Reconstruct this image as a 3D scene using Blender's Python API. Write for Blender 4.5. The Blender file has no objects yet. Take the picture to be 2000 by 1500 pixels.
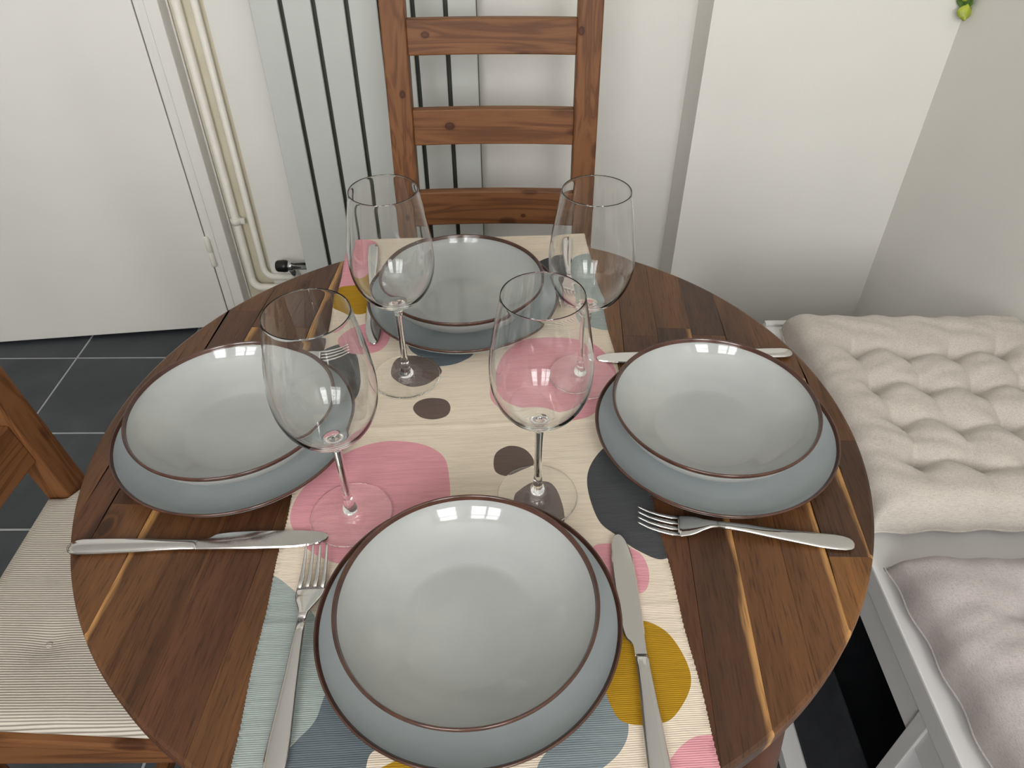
import bpy, bmesh, math, random
from mathutils import Vector, Matrix
from mathutils.geometry import delaunay_2d_cdt

random.seed(7)
scene = bpy.context.scene
COL = scene.collection
pi = math.pi

# ------------------------------------------------------------------ camera
cam_data = bpy.data.cameras.new('camera')
cam = bpy.data.objects.new('camera', cam_data)
COL.objects.link(cam)
cam_data.sensor_width = 36.0
cam_data.lens = 1435.38 / 2000.0 * 36.0
cam_data.clip_start = 0.02
_th, _ro = 0.71038, 0.00525
_F = Vector((0, math.cos(_th), -math.sin(_th)))
_U = Vector((0, math.sin(_th), math.cos(_th)))
_X = Vector((1, 0, 0))
_r = _X * math.cos(_ro) - _U * math.sin(_ro)
_u = _X * math.sin(_ro) + _U * math.cos(_ro)
cam.matrix_world = Matrix(((_r.x, _u.x, -_F.x, 0.0372),
                           (_r.y, _u.y, -_F.y, -0.5687),
                           (_r.z, _u.z, -_F.z, 1.2996),
                           (0, 0, 0, 1)))
scene.camera = cam

# ------------------------------------------------------------------ world, light, exposure
world = bpy.data.worlds.new('world')
scene.world = world
world.use_nodes = True
_bg = world.node_tree.nodes['Background']
_bg.inputs[0].default_value = (0.80, 0.88, 1.0, 1)
_bg.inputs[1].default_value = 1.0

def area_light(name, loc, sx, sy, power, color, rot):
    d = bpy.data.lights.new(name, 'AREA')
    d.shape = 'RECTANGLE'; d.size = sx; d.size_y = sy
    d.energy = power; d.color = color
    d.cycles.is_caustics_light = True
    o = bpy.data.objects.new(name, d)
    COL.objects.link(o)
    o.location = loc; o.rotation_euler = rot
    return o

# daylight entering through the two windows of the wall behind the viewer
area_light('window_daylight', (-0.50, -2.09, 1.78), 0.90, 1.24, 47, (1.0, 0.99, 0.98), (math.radians(90), 0, 0))
area_light('window_daylight', (0.55, -2.09, 1.78), 0.60, 1.24, 33, (1.0, 0.99, 0.98), (math.radians(90), 0, 0))

scene.view_settings.view_transform = 'Standard'
scene.view_settings.look = 'None'
scene.view_settings.gamma = 1.0
scene.view_settings.use_curve_mapping = False
scene.view_settings.exposure = 0.06
scene.cycles.use_denoising = True
scene.cycles.adaptive_threshold = 0.02
scene.cycles.max_bounces = 28
scene.cycles.transmission_bounces = 24
scene.cycles.diffuse_bounces = 4
scene.cycles.glossy_bounces = 20
scene.cycles.blur_glossy = 0.3

# ------------------------------------------------------------------ node helpers
def srgb(r, g, b):
    f = lambda c: (c / 255.0 / 12.92) if c / 255.0 <= 0.04045 else ((c / 255.0 + 0.055) / 1.055) ** 2.4
    return (f(r), f(g), f(b), 1.0)

def new_mat(name):
    m = bpy.data.materials.new(name)
    m.use_nodes = True
    nt = m.node_tree
    b = nt.nodes['Principled BSDF']
    return m, nt, b

def N(nt, kind, **kw):
    n = nt.nodes.new(kind)
    for k, v in kw.items():
        if k.startswith('i_'):
            key = k[2:]
            key = int(key) if key.isdigit() else key
            n.inputs[key].default_value = v
        else:
            setattr(n, k, v)
    return n

def L(nt, a, ao, b, bi):
    nt.links.new(a.outputs[ao], b.inputs[bi])

def coords(nt, scale=(1, 1, 1), out='Object', rnd=True):
    tc = N(nt, 'ShaderNodeTexCoord')
    mp = N(nt, 'ShaderNodeMapping')
    mp.inputs['Scale'].default_value = scale
    if rnd:
        oi = N(nt, 'ShaderNodeObjectInfo')
        mul = N(nt, 'ShaderNodeMath', operation='MULTIPLY', i_1=37.0)
        add = N(nt, 'ShaderNodeVectorMath', operation='ADD')
        L(nt, oi, 'Random', mul, 0)
        L(nt, mul, 0, add, 1)
        L(nt, tc, out, mp, 0)
        L(nt, mp, 0, add, 0)
        return add, 0
    L(nt, tc, out, mp, 0)
    return mp, 0

def ramp(nt, stops):
    r = N(nt, 'ShaderNodeValToRGB')
    el = r.color_ramp.elements
    while len(el) < len(stops):
        el.new(0.5)
    for e, (p, c) in zip(el, stops):
        e.position = p
        e.color = c if len(c) == 4 else (*c, 1)
    return r

def bump(nt, b, src, so, strength, dist):
    bp = N(nt, 'ShaderNodeBump')
    bp.inputs['Strength'].default_value = strength
    bp.inputs['Distance'].default_value = dist
    L(nt, src, so, bp, 'Height')
    L(nt, bp, 0, b, 'Normal')
    return bp

def plain(name, col, rough=0.5, metal=0.0, spec=0.5, noise=0.0, nscale=8.0, bmp=0.0, bscale=300.0, coat=0.0):
    m, nt, b = new_mat(name)
    b.inputs['Base Color'].default_value = col
    b.inputs['Roughness'].default_value = rough
    b.inputs['Metallic'].default_value = metal
    b.inputs['Specular IOR Level'].default_value = spec
    b.inputs['Coat Weight'].default_value = coat
    if noise > 0:
        c, o = coords(nt)
        n = N(nt, 'ShaderNodeTexNoise'); n.inputs['Scale'].default_value = nscale; n.inputs['Detail'].default_value = 4
        L(nt, c, o, n, 'Vector')
        k1 = tuple(x * (1 - noise) for x in col[:3]) + (1,)
        k2 = tuple(min(1, x * (1 + noise)) for x in col[:3]) + (1,)
        r = ramp(nt, [(0.3, k1), (0.7, k2)])
        L(nt, n, 0, r, 0); L(nt, r, 0, b, 'Base Color')
    if bmp > 0:
        c, o = coords(nt)
        n = N(nt, 'ShaderNodeTexNoise'); n.inputs['Scale'].default_value = bscale; n.inputs['Detail'].default_value = 3
        L(nt, c, o, n, 'Vector')
        bump(nt, b, n, 0, bmp, 0.002)
    return m

M = {}
M['wall'] = plain('wall_paint', srgb(232, 230, 224), 0.75, spec=0.25, noise=0.012, nscale=3, bmp=0.12, bscale=160)
M['ceiling'] = plain('ceiling_paint', srgb(240, 239, 235), 0.9, spec=0.1, noise=0.01)
M['door'] = plain('door_paint', srgb(236, 234, 230), 0.5, spec=0.35, noise=0.012, nscale=3, bmp=0.06, bscale=90)
M['pipe'] = plain('pipe_paint', srgb(236, 233, 222), 0.45, spec=0.4, noise=0.03, nscale=30, bmp=0.25, bscale=70)
M['chase'] = plain('recess_cream', srgb(222, 214, 192), 0.8, spec=0.2, noise=0.05, nscale=14)  # strip behind the pipes, more beige than the wall
M['radiator'] = plain('radiator_enamel', srgb(203, 206, 202), 0.38, spec=0.4, noise=0.01)
M['radiator_dark'] = plain('radiator_back_dark', srgb(78, 82, 74), 0.6, noise=0.05)
M['bench'] = plain('bench_lacquer', srgb(212, 211, 210), 0.42, spec=0.4, noise=0.012, nscale=5)
M['chrome'] = plain('chrome', (0.62, 0.62, 0.62, 1), 0.09, metal=1.0, noise=0.03)
M['black'] = plain('black_plastic', srgb(22, 22, 22), 0.35, noise=0.1)
M['bin'] = plain('charcoal_felt', srgb(46, 48, 52), 0.85, spec=0.15, noise=0.15, nscale=25, bmp=0.3, bscale=500)
M['whitebox'] = plain('white_cardboard', srgb(228, 234, 236), 0.6, noise=0.02)
M['grout'] = plain('pale_grout', srgb(168, 170, 172), 0.9, spec=0.1, noise=0.08, nscale=40)
M['window'] = plain('window_frame_paint', srgb(238, 238, 235), 0.4, noise=0.01)
M['leg'] = plain('dark_stained_leg', srgb(86, 54, 41), 0.4, noise=0.15, nscale=18)
M['leaf'] = plain('leaf_green', srgb(178, 190, 70), 0.5, noise=0.35, nscale=60)
M['leafdark'] = plain('leaf_dark_green', srgb(92, 128, 62), 0.5, noise=0.3, nscale=60)
M['glaze_edge'] = plain('brown_glaze_edge', srgb(70, 44, 34), 0.16, spec=0.6, noise=0.3, nscale=45)

# thin pane: mostly clear with a faint reflection
m, nt, b = new_mat('window_glass')
tr = N(nt, 'ShaderNodeBsdfTransparent'); gl = N(nt, 'ShaderNodeBsdfGlossy'); gl.inputs['Roughness'].default_value = 0.02
mx = N(nt, 'ShaderNodeMixShader'); mx.inputs[0].default_value = 0.06
L(nt, tr, 0, mx, 1); L(nt, gl, 0, mx, 2)
L(nt, mx, 0, nt.nodes['Material Output'], 'Surface')
M['pane'] = m

# clear wine glass
m, nt, b = new_mat('clear_crystal')
g = N(nt, 'ShaderNodeBsdfGlass'); g.inputs['IOR'].default_value = 1.45; g.inputs['Roughness'].default_value = 0.0
c, o = coords(nt, rnd=False)
n = N(nt, 'ShaderNodeTexNoise'); n.inputs['Scale'].default_value = 30
L(nt, c, o, n, 'Vector')
r = ramp(nt, [(0.0, (0.985, 0.99, 0.985, 1)), (1.0, (1, 1, 1, 1))])
L(nt, n, 0, r, 0); L(nt, r, 0, g, 'Color')
L(nt, g, 0, nt.nodes['Material Output'], 'Surface')
M['glass'] = m

# polished cutlery steel
m, nt, b = new_mat('polished_steel')
b.inputs['Metallic'].default_value = 1.0
b.inputs['Base Color'].default_value = (0.64, 0.625, 0.61, 1)
c, o = coords(nt, (400, 25, 25))
n = N(nt, 'ShaderNodeTexNoise'); n.inputs['Scale'].default_value = 1.0
L(nt, c, o, n, 'Vector')
mr = N(nt, 'ShaderNodeMapRange'); mr.inputs['To Min'].default_value = 0.06; mr.inputs['To Max'].default_value = 0.14
L(nt, n, 0, mr, 0); L(nt, mr, 0, b, 'Roughness')
M['steel'] = m

# reactive ceramic glaze
def glaze(name, c_mid, c_light, c_dark):
    m, nt, b = new_mat(name)
    c, o = coords(nt)
    n = N(nt, 'ShaderNodeTexNoise'); n.inputs['Scale'].default_value = 9; n.inputs['Detail'].default_value = 6
    L(nt, c, o, n, 'Vector')
    r = ramp(nt, [(0.25, c_dark), (0.5, c_mid), (0.78, c_light)])
    L(nt, n, 0, r, 0)
    # pale streaked pooling towards the upper wall of the vessel (glaze colour by radius)
    L(nt, r, 0, b, 'Base Color')
    n2 = N(nt, 'ShaderNodeTexNoise'); n2.inputs['Scale'].default_value = 120
    L(nt, c, o, n2, 'Vector')
    bump(nt, b, n2, 0, 0.03, 0.001)
    b.inputs['Roughness'].default_value = 0.06
    b.inputs['Specular IOR Level'].default_value = 0.55
    return m
M['bowl'] = glaze('pale_grey_glaze', srgb(159, 161, 159), srgb(170, 172, 168), srgb(151, 153, 152))
M['plate'] = glaze('blue_grey_glaze', srgb(160, 167, 168), srgb(170, 176, 176), srgb(151, 158, 160))

# stained pine, grain along the chosen local axis
def pine(name, axis):
    m, nt, b = new_mat(name)
    s = [26, 26, 26]; s[axis] = 1.6
    c, o = coords(nt, tuple(s))
    n1 = N(nt, 'ShaderNodeTexNoise'); n1.inputs['Scale'].default_value = 1.0; n1.inputs['Detail'].default_value = 3; n1.inputs['Distortion'].default_value = 1.2
    L(nt, c, o, n1, 'Vector')
    sn = N(nt, 'ShaderNodeMath', operation='MULTIPLY', i_1=30.0)
    L(nt, n1, 0, sn, 0)
    sn2 = N(nt, 'ShaderNodeMath', operation='SINE'); L(nt, sn, 0, sn2, 0)
    r = ramp(nt, [(0.0, srgb(124, 82, 49)), (0.55, srgb(117, 75, 43)), (1.0, srgb(98, 61, 34))])
    mr = N(nt, 'ShaderNodeMapRange'); mr.inputs['From Min'].default_value = -1.0
    L(nt, sn2, 0, mr, 0); L(nt, mr, 0, r, 0)
    # knots
    s2 = [14, 14, 14]; s2[axis] = 7
    c2, o2 = coords(nt, tuple(s2))
    v = N(nt, 'ShaderNodeTexVoronoi'); v.inputs['Scale'].default_value = 1.15
    L(nt, c2, o2, v, 'Vector')
    kr = ramp(nt, [(0.0, (0.30, 0.2, 0.15, 1)), (0.13, (0.45, 0.36, 0.3, 1)), (0.19, (1, 1, 1, 1))])
    L(nt, v, 'Distance', kr, 0)
    mix = N(nt, 'ShaderNodeMixRGB', blend_type='MULTIPLY'); mix.inputs[0].default_value = 0.85
    L(nt, r, 0, mix, 1); L(nt, kr, 0, mix, 2)
    tck = N(nt, 'ShaderNodeTexCoord')
    last = mix
    for (kx, kz, ks) in (((-0.088, 0.731, 1.0), (-0.126, 0.897, 0.8), (0.06, 0.545, 0.5)) if axis == 0 else ((-0.176, 0.795, 0.75), (0.167, 0.905, 0.8), (-0.18, 0.55, 0.6))):
        sub = N(nt, 'ShaderNodeVectorMath', operation='SUBTRACT'); sub.inputs[1].default_value = (kx, 0, kz)
        L(nt, tck, 'Object', sub, 0)
        sc_ = N(nt, 'ShaderNodeVectorMath', operation='MULTIPLY')
        sc_.inputs[1].default_value = ((0.75 if axis == 0 else 1.0) / ks, 0, (1.0 if axis == 0 else 0.75) / ks)
        L(nt, sub, 0, sc_, 0)
        ln = N(nt, 'ShaderNodeVectorMath', operation='LENGTH'); L(nt, sc_, 0, ln, 0)
        mk = N(nt, 'ShaderNodeMapRange'); mk.inputs['From Max'].default_value = 0.012; L(nt, ln, 'Value', mk, 0)
        kp = ramp(nt, [(0.0, (0.45, 0.36, 0.33, 1)), (0.35, (0.40, 0.30, 0.26, 1)), (0.55, (0.30, 0.20, 0.17, 1)), (0.68, (0.85, 0.8, 0.76, 1)), (1.0, (1, 1, 1, 1))])
        L(nt, mk, 0, kp, 0)
        km = N(nt, 'ShaderNodeMixRGB', blend_type='MULTIPLY'); km.inputs[0].default_value = 1.0
        L(nt, last, 0, km, 1); L(nt, kp, 0, km, 2)
        last = km
    L(nt, last, 0, b, 'Base Color')
    s3 = [260, 260, 260]; s3[axis] = 9
    c3, o3 = coords(nt, tuple(s3))
    n3 = N(nt, 'ShaderNodeTexNoise'); n3.inputs['Scale'].default_value = 1.0
    L(nt, c3, o3, n3, 'Vector')
    bump(nt, b, n3, 0, 0.12, 0.002)
    b.inputs['Roughness'].default_value = 0.5
    b.inputs['Specular IOR Level'].default_value = 0.32
    return m
M['pine_x'] = pine('stained_pine_x', 0)
M['pine_y'] = pine('stained_pine_y', 1)
M['pine_z'] = pine('stained_pine_z', 2)

# acacia staves: tint from the object's own colour, sapwood along one edge from the mesh attribute
m, nt, b = new_mat('acacia_stave')
oi = N(nt, 'ShaderNodeObjectInfo')
c, o = coords(nt, (34, 2.2, 34))
n1 = N(nt, 'ShaderNodeTexNoise'); n1.inputs['Scale'].default_value = 1.0; n1.inputs['Detail'].default_value = 5; n1.inputs['Roughness'].default_value = 0.62; n1.inputs['Distortion'].default_value = 0.7
L(nt, c, o, n1, 'Vector')
r1 = ramp(nt, [(0.30, (0.52, 0.48, 0.46, 1)), (0.48, (0.95, 0.92, 0.9, 1)), (0.62, (1.22, 1.18, 1.10, 1)), (0.75, (0.78, 0.74, 0.72, 1))])
L(nt, n1, 0, r1, 0)
mu = N(nt, 'ShaderNodeMixRGB', blend_type='MULTIPLY'); mu.inputs[0].default_value = 1.0
L(nt, oi, 'Color', mu, 1); L(nt, r1, 0, mu, 2)
c2, o2 = coords(nt, (620, 40, 620))
n2 = N(nt, 'ShaderNodeTexNoise'); n2.inputs['Scale'].default_value = 1.0; n2.inputs['Detail'].default_value = 2
L(nt, c2, o2, n2, 'Vector')
r2 = ramp(nt, [(0.28, (0.42, 0.39, 0.38, 1)), (0.47, (1, 1, 1, 1)), (0.7, (1.14, 1.12, 1.08, 1))])
L(nt, n2, 0, r2, 0)
mu2 = N(nt, 'ShaderNodeMixRGB', blend_type='MULTIPLY'); mu2.inputs[0].default_value = 0.8
L(nt, mu, 0, mu2, 1); L(nt, r2, 0, mu2, 2)
at = N(nt, 'ShaderNodeAttribute', attribute_name='sap')
c3, o3 = coords(nt, (60, 14, 60))
n3 = N(nt, 'ShaderNodeTexNoise'); n3.inputs['Scale'].default_value = 1.0
L(nt, c3, o3, n3, 'Vector')
ad = N(nt, 'ShaderNodeMath', operation='MULTIPLY_ADD', i_1=0.30, i_2=-0.15)
L(nt, n3, 0, ad, 0)
ad2 = N(nt, 'ShaderNodeMath', operation='ADD'); L(nt, at, 'Fac', ad2, 0); L(nt, ad, 0, ad2, 1)
sr = ramp(nt, [(0.80, (0, 0, 0, 1)), (0.93, (0.85, 0.85, 0.85, 1))])
L(nt, ad2, 0, sr, 0)
sapmix = N(nt, 'ShaderNodeMixRGB', blend_type='MIX')
saptone = N(nt, 'ShaderNodeMixRGB', blend_type='MULTIPLY'); saptone.inputs[0].default_value = 0.75
saptone.inputs[1].default_value = srgb(180, 134, 82)
L(nt, r2, 0, saptone, 2)
L(nt, sr, 0, sapmix, 0); L(nt, mu2, 0, sapmix, 1); L(nt, saptone, 0, sapmix, 2)
ktc = N(nt, 'ShaderNodeTexCoord')
kprev = sapmix
for (kx, ky, ks) in ((-0.336, -0.152, 1.0), (0.118, 0.31, 0.7), (-0.262, 0.262, 0.6)):
    sub = N(nt, 'ShaderNodeVectorMath', operation='SUBTRACT'); sub.inputs[1].default_value = (kx, ky, 0.75)
    L(nt, ktc, 'Object', sub, 0)
    sc_ = N(nt, 'ShaderNodeVectorMath', operation='MULTIPLY'); sc_.inputs[1].default_value = (1.0 / ks, 0.62 / ks, 0.0)
    L(nt, sub, 0, sc_, 0)
    ln = N(nt, 'ShaderNodeVectorMath', operation='LENGTH'); L(nt, sc_, 0, ln, 0)
    wob = N(nt, 'ShaderNodeMath', operation='MULTIPLY_ADD', i_1=0.006, i_2=-0.003); L(nt, n3, 0, wob, 0)
    ds = N(nt, 'ShaderNodeMath', operation='ADD'); L(nt, ln, 'Value', ds, 0); L(nt, wob, 0, ds, 1)
    mrk = N(nt, 'ShaderNodeMapRange'); mrk.inputs['From Max'].default_value = 0.02; L(nt, ds, 0, mrk, 0)
    krp = ramp(nt, [(0.0, (0.30, 0.26, 0.25, 1)), (0.28, (0.42, 0.36, 0.34, 1)), (0.40, (1.0, 0.9, 0.8, 1)), (0.52, (0.55, 0.5, 0.47, 1)), (0.85, (1, 1, 1, 1))])
    L(nt, mrk, 0, krp, 0)
    km = N(nt, 'ShaderNodeMixRGB', blend_type='MULTIPLY'); km.inputs[0].default_value = 1.0
    L(nt, kprev, 0, km, 1); L(nt, krp, 0, km, 2)
    kprev = km
L(nt, kprev, 0, b, 'Base Color')
bump(nt, b, n2, 0, 0.08, 0.001)
b.inputs['Roughness'].default_value = 0.36
b.inputs['Specular IOR Level'].default_value = 0.33
M['acacia'] = m

# woven cloth with ribs running across
def woven(name, col, pitch=0.0016, rib=0.35, var=0.06):
    m, nt, b = new_mat(name)
    c, o = coords(nt, (1, 1, 1), rnd=False)
    w = N(nt, 'ShaderNodeTexWave', wave_type='BANDS', bands_direction='Y')
    w.inputs['Scale'].default_value = 0.314 / pitch
    w.inputs['Distortion'].default_value = 2.2; w.inputs['Detail'].default_value = 2; w.inputs['Detail Scale'].default_value = 0.25
    L(nt, c, o, w, 'Vector')
    c2, o2 = coords(nt, (30, 420, 30), rnd=False)
    n = N(nt, 'ShaderNodeTexNoise'); n.inputs['Scale'].default_value = 1.0; n.inputs['Detail'].default_value = 3
    L(nt, c2, o2, n, 'Vector')
    r = ramp(nt, [(0.25, tuple(x * (1 - var * 2.2) for x in col[:3])), (0.55, col[:3]), (0.8, tuple(min(1, x * (1 + var)) for x in col[:3]))])
    L(nt, n, 0, r, 0)
    L(nt, r, 0, b, 'Base Color')
    bump(nt, b, w, 0, rib, 0.0006)
    b.inputs['Roughness'].default_value = 0.9
    b.inputs['Specular IOR Level'].default_value = 0.12
    return m
M['cloth'] = woven('runner_natural', srgb(212, 198, 180))
M['c_pink'] = woven('runner_print_pink', srgb(206, 145, 153))
M['c_mustard'] = woven('runner_print_mustard', srgb(158, 121, 30))
M['c_sage'] = woven('runner_print_sage', srgb(146, 155, 152))
M['c_slate'] = woven('runner_print_graphite', srgb(70, 72, 73))
M['c_blue'] = woven('runner_print_slate_blue', srgb(92, 101, 106))
M['c_bluegrey'] = woven('runner_print_blue_grey', srgb(120, 130, 133))
M['c_taupe'] = woven('runner_print_taupe', srgb(98, 84, 78))

# corded seat pad
m, nt, b = new_mat('corded_cream_cloth')
c, o = coords(nt, (1, 1, 1), rnd=False)
w = N(nt, 'ShaderNodeTexWave', wave_type='BANDS', bands_direction='X')
w.inputs['Scale'].default_value = 0.314 / 0.0033
w.inputs['Distortion'].default_value = 1.6; w.inputs['Detail'].default_value = 2; w.inputs['Detail Scale'].default_value = 0.12
L(nt, c, o, w, 'Vector')
r = ramp(nt, [(0.0, srgb(128, 119, 108)), (0.35, srgb(184, 176, 164)), (1.0, srgb(206, 199, 187))])
L(nt, w, 0, r, 0); L(nt, r, 0, b, 'Base Color')
bump(nt, b, w, 0, 0.5, 0.0012)
b.inputs['Roughness'].default_value = 0.95; b.inputs['Specular IOR Level'].default_value = 0.1
M['cord'] = m

# linen
def linen(name, col):
    m, nt, b = new_mat(name)
    c, o = coords(nt, (130, 1000, 1000))
    n = N(nt, 'ShaderNodeTexNoise'); n.inputs['Scale'].default_value = 1; n.inputs['Detail'].default_value = 2
    L(nt, c, o, n, 'Vector')
    c2, o2 = coords(nt, (1000, 160, 1000))
    n2 = N(nt, 'ShaderNodeTexNoise'); n2.inputs['Scale'].default_value = 1; n2.inputs['Detail'].default_value = 2
    L(nt, c2, o2, n2, 'Vector')
    ad = N(nt, 'ShaderNodeMath', operation='ADD'); L(nt, n, 0, ad, 0); L(nt, n2, 0, ad, 1)
    r = ramp(nt, [(0.35, tuple(x * 0.80 for x in col[:3])), (0.5, col[:3]), (0.62, tuple(min(1, x * 1.10) for x in col[:3]))])
    hf = N(nt, 'ShaderNodeMath', operation='MULTIPLY', i_1=0.5); L(nt, ad, 0, hf, 0)
    L(nt, hf, 0, r, 0); L(nt, r, 0, b, 'Base Color')
    bump(nt, b, hf, 0, 0.35, 0.0012)
    b.inputs['Roughness'].default_value = 0.95; b.inputs['Specular IOR Level'].default_value = 0.1
    b.inputs['Sheen Weight'].default_value = 0.15
    return m
M['linen'] = linen('beige_linen', srgb(194, 186, 177))
M['linen2'] = linen('grey_linen', srgb(180, 172, 169))

# slate floor tile
m, nt, b = new_mat('slate_tile')
c, o = coords(nt, (1, 1, 1))
n = N(nt, 'ShaderNodeTexNoise'); n.inputs['Scale'].default_value = 5; n.inputs['Detail'].default_value = 7; n.inputs['Distortion'].default_value = 0.6
L(nt, c, o, n, 'Vector')
r = ramp(nt, [(0.3, srgb(48, 52, 57)), (0.55, srgb(60, 64, 69)), (0.8, srgb(76, 80, 84))])
L(nt, n, 0, r, 0); L(nt, r, 0, b, 'Base Color')
n2 = N(nt, 'ShaderNodeTexNoise'); n2.inputs['Scale'].default_value = 30; n2.inputs['Detail'].default_value = 5
L(nt, c, o, n2, 'Vector')
bump(nt, b, n2, 0, 0.2, 0.002)
b.inputs['Roughness'].default_value = 0.48
M['slate'] = m

# ------------------------------------------------------------------ mesh helpers
def link(name, me, mat, parent=None, smooth=False, loc=(0, 0, 0), rotz=0.0):
    o = bpy.data.objects.new(name, me)
    COL.objects.link(o)
    if mat is not None:
        for mm in (mat if isinstance(mat, (list, tuple)) else [mat]):
            me.materials.append(mm)
    if parent is not None:
        o.parent = parent
    o.location = loc; o.rotation_euler = (0, 0, rotz)
    if smooth:
        for p in me.polygons:
            p.use_smooth = True
    return o

def pyd(name, verts, faces, mat, parent=None, smooth=False, **kw):
    me = bpy.data.meshes.new(name)
    me.from_pydata([tuple(v) for v in verts], [], faces)
    bm = bmesh.new(); bm.from_mesh(me)
    bmesh.ops.recalc_face_normals(bm, faces=bm.faces)
    bm.to_mesh(me); bm.free()
    me.update()
    return link(name, me, mat, parent, smooth, **kw)

def hexa(bm, corners):
    """corners: 8 points, bottom ring then top ring"""
    v = [bm.verts.new(c) for c in corners]
    for f in ((0, 3, 2, 1), (4, 5, 6, 7), (0, 1, 5, 4), (1, 2, 6, 5), (2, 3, 7, 6), (3, 0, 4, 7)):
        bm.faces.new([v[i] for i in f])
    return v

def box_corners(x0, x1, y0, y1, z0, z1):
    return [(x0, y0, z0), (x1, y0, z0), (x1, y1, z0), (x0, y1, z0), (x0, y0, z1), (x1, y0, z1), (x1, y1, z1), (x0, y1, z1)]

def block(name, corners, mat, parent=None, bev=0.002, seg=2, **kw):
    if len(corners) == 6 and not hasattr(corners[0], '__len__'):
        corners = box_corners(*corners)
    bm = bmesh.new()
    hexa(bm, corners)
    if bev > 0:
        bmesh.ops.bevel(bm, geom=list(bm.edges), offset=bev, segments=seg, profile=0.6, affect='EDGES')
    bmesh.ops.recalc_face_normals(bm, faces=bm.faces)
    me = bpy.data.meshes.new(name)
    bm.to_mesh(me); bm.free()
    o = link(name, me, mat, parent, **kw)
    return o

def boxes(name, lst, mat, parent=None, bev=0.0, **kw):
    bm = bmesh.new()
    for c in lst:
        hexa(bm, box_corners(*c))
    if bev > 0:
        bmesh.ops.bevel(bm, geom=list(bm.edges), offset=bev, segments=2, profile=0.6, affect='EDGES')
    bmesh.ops.recalc_face_normals(bm, faces=bm.faces)
    me = bpy.data.meshes.new(name)
    bm.to_mesh(me); bm.free()
    return link(name, me, mat, parent, **kw)

def catmull(pts, n=6, closed=False):
    out = []
    k = len(pts)
    rng = range(k) if closed else range(k - 1)
    for i in rng:
        if closed:
            p0, p1, p2, p3 = (pts[(i + j - 1) % k] for j in range(4))
        else:
            p1, p2 = pts[i], pts[i + 1]
            p0 = pts[i - 1] if i > 0 else tuple(2 * a - b for a, b in zip(p1, p2))
            p3 = pts[i + 2] if i + 2 < k else tuple(2 * b - a for a, b in zip(p1, p2))
        for s in range(n):
            t = s / n
            out.append(tuple(0.5 * (2 * b + (c - a) * t + (2 * a - 5 * b + 4 * c - d) * t * t + (-a + 3 * b - 3 * c + d) * t ** 3)
                             for a, b, c, d in zip(p0, p1, p2, p3)))
    if not closed:
        out.append(tuple(pts[-1]))
    return out

def lathe_mesh(name, prof, seg=96):
    """prof: list of (r, z); points with r == 0 become poles"""
    verts, faces, rings = [], [], []
    for r, z in prof:
        if r < 1e-6:
            rings.append([len(verts)]); verts.append((0, 0, z))
        else:
            st = len(verts)
            rings.append(list(range(st, st + seg)))
            verts += [(r * math.cos(2 * pi * k / seg), r * math.sin(2 * pi * k / seg), z) for k in range(seg)]
    for a, b in zip(rings, rings[1:]):
        if len(a) == 1 and len(b) == 1:
            continue
        for k in range(seg):
            k2 = (k + 1) % seg
            if len(a) == 1:
                faces.append((a[0], b[k], b[k2]))
            elif len(b) == 1:
                faces.append((a[k], b[0], a[k2]))
            else:
                faces.append((a[k], b[k], b[k2], a[k2]))
    me = bpy.data.meshes.new(name)
    me.from_pydata(verts, [], faces)
    bm = bmesh.new(); bm.from_mesh(me)
    bmesh.ops.recalc_face_normals(bm, faces=bm.faces)
    bm.to_mesh(me); bm.free()
    for p in me.polygons:
        p.use_smooth = True
    return me

def sweep(name, stations, mat, parent=None, nseg=14, power=2.6, **kw):
    """stations: (x, y_centre, z_centre, half_width_y, half_thickness_z), swept along x"""
    verts, faces = [], []
    for (x, yc, zc, hw, ht) in stations:
        for k in range(nseg):
            a = 2 * pi * k / nseg
            ca, sa = math.cos(a), math.sin(a)
            verts.append((x, yc + hw * math.copysign(abs(ca) ** (2 / power), ca), zc + ht * math.copysign(abs(sa) ** (2 / power), sa)))
    for i in range(len(stations) - 1):
        for k in range(nseg):
            k2 = (k + 1) % nseg
            faces.append((i * nseg + k, i * nseg + k2, (i + 1) * nseg + k2, (i + 1) * nseg + k))
    faces.append(tuple(range(nseg)))
    faces.append(tuple(range((len(stations) - 1) * nseg, len(stations) * nseg)))
    return pyd(name, verts, faces, mat, parent, smooth=True, **kw)

def tube(name, path, radius, mat, parent=None, seg=16, **kw):
    verts, faces = [], []
    P = [Vector(p) for p in path]
    prev = None
    for i, p in enumerate(P):
        t = (P[min(i + 1, len(P) - 1)] - P[max(i - 1, 0)]).normalized()
        ref = Vector((0, 0, 1)) if abs(t.z) < 0.9 else Vector((1, 0, 0))
        if prev is None:
            a = t.cross(ref).normalized()
        else:
            a = (prev - t * prev.dot(t)).normalized()
        prev = a
        bb = t.cross(a)
        rr = radius[i] if isinstance(radius, (list, tuple)) else radius
        for k in range(seg):
            th = 2 * pi * k / seg
            verts.append(p + a * (rr * math.cos(th)) + bb * (rr * math.sin(th)))
    for i in range(len(P) - 1):
        for k in range(seg):
            k2 = (k + 1) % seg
            faces.append((i * seg + k, i * seg + k2, (i + 1) * seg + k2, (i + 1) * seg + k))
    faces.append(tuple(range(seg)))
    faces.append(tuple(range((len(P) - 1) * seg, len(P) * seg)))
    return pyd(name, verts, faces, mat, parent, smooth=True, **kw)

def empty(name, loc=(0, 0, 0), rotz=0.0):
    o = bpy.data.objects.new(name, None)
    COL.objects.link(o)
    o.empty_display_size = 0.05
    o.location = loc; o.rotation_euler = (0, 0, rotz)
    return o

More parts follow.
